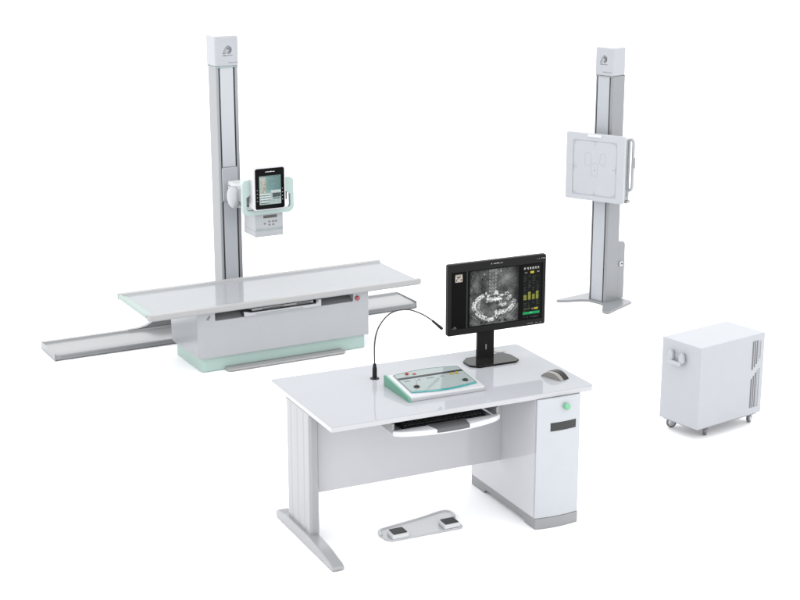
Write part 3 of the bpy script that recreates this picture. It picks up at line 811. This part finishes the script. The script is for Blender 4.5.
# glass panel: bowed front edge, bowed back edge; lies on the slope
def slope_sheet(bm, pts, dz0, dz1):
    lo = [bm.verts.new((x, y, zs(y) + dz0)) for x, y in pts]; hi = [bm.verts.new((x, y, zs(y) + dz1)) for x, y in pts]
    fs = [bm.faces.new(lo[::-1]), bm.faces.new(hi)]
    for i in range(len(pts)): j = (i + 1) % len(pts); fs.append(bm.faces.new((lo[i], lo[j], hi[j], hi[i])))
    bmesh.ops.recalc_face_normals(bm, faces=fs)
def panel_outline(x0, x1, yf, yb, bf, bb, n=14):
    a = [(x0 + (x1 - x0) * k / n, yf - bf * math.sin(PI * k / n)) for k in range(n + 1)]
    b_ = [(x1 + (x0 - x1) * k / n, yb + bb * math.sin(PI * k / n)) for k in range(n + 1)]
    return a + b_
bm = B(); slope_sheet(bm, panel_outline(-.172, .205, -.095, .118, .024, .022), .0005, .0050); gp = build('glass_panel', bm, M_glass, ck, sharp=30)
bm = B(); a = [(-.172 + .377 * k / 14, -.095 - .024 * math.sin(PI * k / 14) - .0004) for k in range(15)]
slope_sheet(bm, a + [(x, y - .008) for x, y in reversed(a)], .0008, .0056); build('teal_edge', bm, M_teal, gp, sharp=30)
bm = B()
def outline_strip(P_, wd, dz):
    for p, q in zip(P_, P_[1:] + P_[:1]):
        p_, q_ = Vector(p), Vector(q); d_ = (q_ - p_)
        if d_.length < 1e-6: continue
        n_ = Vector((-d_.y, d_.x)).normalized() * wd / 2
        slope_sheet(bm, [tuple(p_ - n_), tuple(q_ - n_), tuple(q_ + n_), tuple(p_ + n_)], .0052, dz)
outline_strip(panel_outline(-.171, .204, -.093, .117, .024, .022), .0016, .0060); build('panel_border', bm, mat('border_teal_ink', (.04, .10, .10), .5), gp, wn=False)
bm = B(); slope_sheet(bm, [(-.172, .052), (.205, .052), (.205, .070), (-.172, .070)], .0052, .0066); build('black_strip', bm, M_black, gp)
bm = B()
for k, (x, wd) in enumerate(((-.150, .035), (-.085, .03), (-.02, .045), (.060, .02))):
    for q in range(4):
        slope_sheet(bm, [(x + q * wd / 4, .020), (x + q * wd / 4 + wd * .14, .020), (x + q * wd / 4 + wd * .14, .036 - .004 * (q % 2)), (x + q * wd / 4, .036 - .004 * (q % 2))], .0052, .0058)
build('panel_print', bm, M_inkl, gp, wn=False)
def key(name, x, y, rx, ry, hgt, m):
    bm = B(); slope_sheet(bm, [(x + rx * math.cos(a), y + ry * math.sin(a)) for a in [2 * PI * k / 16 for k in range(16)]], .0051, .0051 + hgt); return build(name, bm, m, gp, sharp=50)
key('red_key', -.098, .106, .009, .009, .009, M_red); key('red_key', -.060, .096, .010, .006, .004, M_red)
key('yellow_key', .128, .034, .012, .008, .003, M_yellow); key('yellow_key', .158, .034, .008, .010, .006, M_yellow)
def joystick(x, y):
    z = zs(y) + .005
    bm = B(); lathe(bm, [(0, 0), (.016, 0), (.016, .003), (.012, .007), (.006, .010), (0, .010)], (x, y, z), 'z', 24); j = build('joystick', bm, M_black, ck)
    bm = B(); lathe(bm, [(0, .009), (.0030, .009), (.0022, .035), (.0045, .037), (.0045, .040), (0, .041)], (x, y, z), 'z', 16); build('lever', bm, M_steel, j)
joystick(-.118, -.052); joystick(.160, -.058)

# ------------------------------------------------------------------ 9. desk mouse
ms = thing('computer_mouse', 'small arched silver and black computer mouse on the right end of the desk', 'mouse', at_local(D, (.628, -.215, .7503)), D[2] + .36)
arch = lambda y: .033 * max(0, 1 - abs((y - .006) / .068) ** 2.3) + .001
ys = [-.062 + .136 * k / 18 - .0 for k in range(19)]
bm = B(); prism(bm, [(y, arch(y)) for y in ys] + [(.073, 0), (-.061, 0)], -.032, .032, 'x', bev=.005, seg=2); mb = build('mouse_body', bm, M_silver, ms)
bm = B(); prism(bm, [(y, arch(y) + .0022) for y in ys[0:]] + [(y, max(0.0006, arch(y) - .002)) for y in reversed(ys)], -.006, .0335, 'x'); build('top_cover', bm, M_black, mb)

# ------------------------------------------------------------------ 10. foot switch
fx = thing('foot_switch', 'pale grey foot pedal board with two square black pads lying on the floor', 'foot pedal', (D[0], D[1], 0), D[2])
o2 = [(-.372, -.130), (-.370, -.205), (-.345, -.236), (.055, -.243), (.075, -.225), (.070, -.15), (.105, -.055), (.095, -.020), (.045, -.010), (-.10, -.045), (-.32, -.085), (-.355, -.100)]
bm = B(); prism(bm, o2, .001, .012, 'z', bev=.004, seg=2); fb = build('base_plate', bm, M_console, fx)
bm = B(); rim = [(-.368, -.16), (-.352, -.105), (-.31, -.088), (-.10, -.052), (.045, -.017), (.088, -.026), (.098, -.056), (.085, -.105)]
tube(bm, catmull([(x, y, .009) for x, y in rim], 5), .0095, 14, sx=1.0); build('raised_rim', bm, M_console, fb)
for cx in (-.292, .008):
    bm = B(); prism(bm, [(cx - .048, -.240), (cx + .046, -.238), (cx + .046, -.155), (cx - .044, -.155)], .013, .036, 'z', bev=.004); pd_ = build('pedal', bm, M_whitep, fx)
    bm = B(); prism(bm, [(cx - .039, -.231), (cx + .040, -.229), (cx + .040, -.163), (cx - .037, -.163)], .0362, .0405, 'z', bev=.002); build('rubber_pad', bm, M_rubber, pd_)
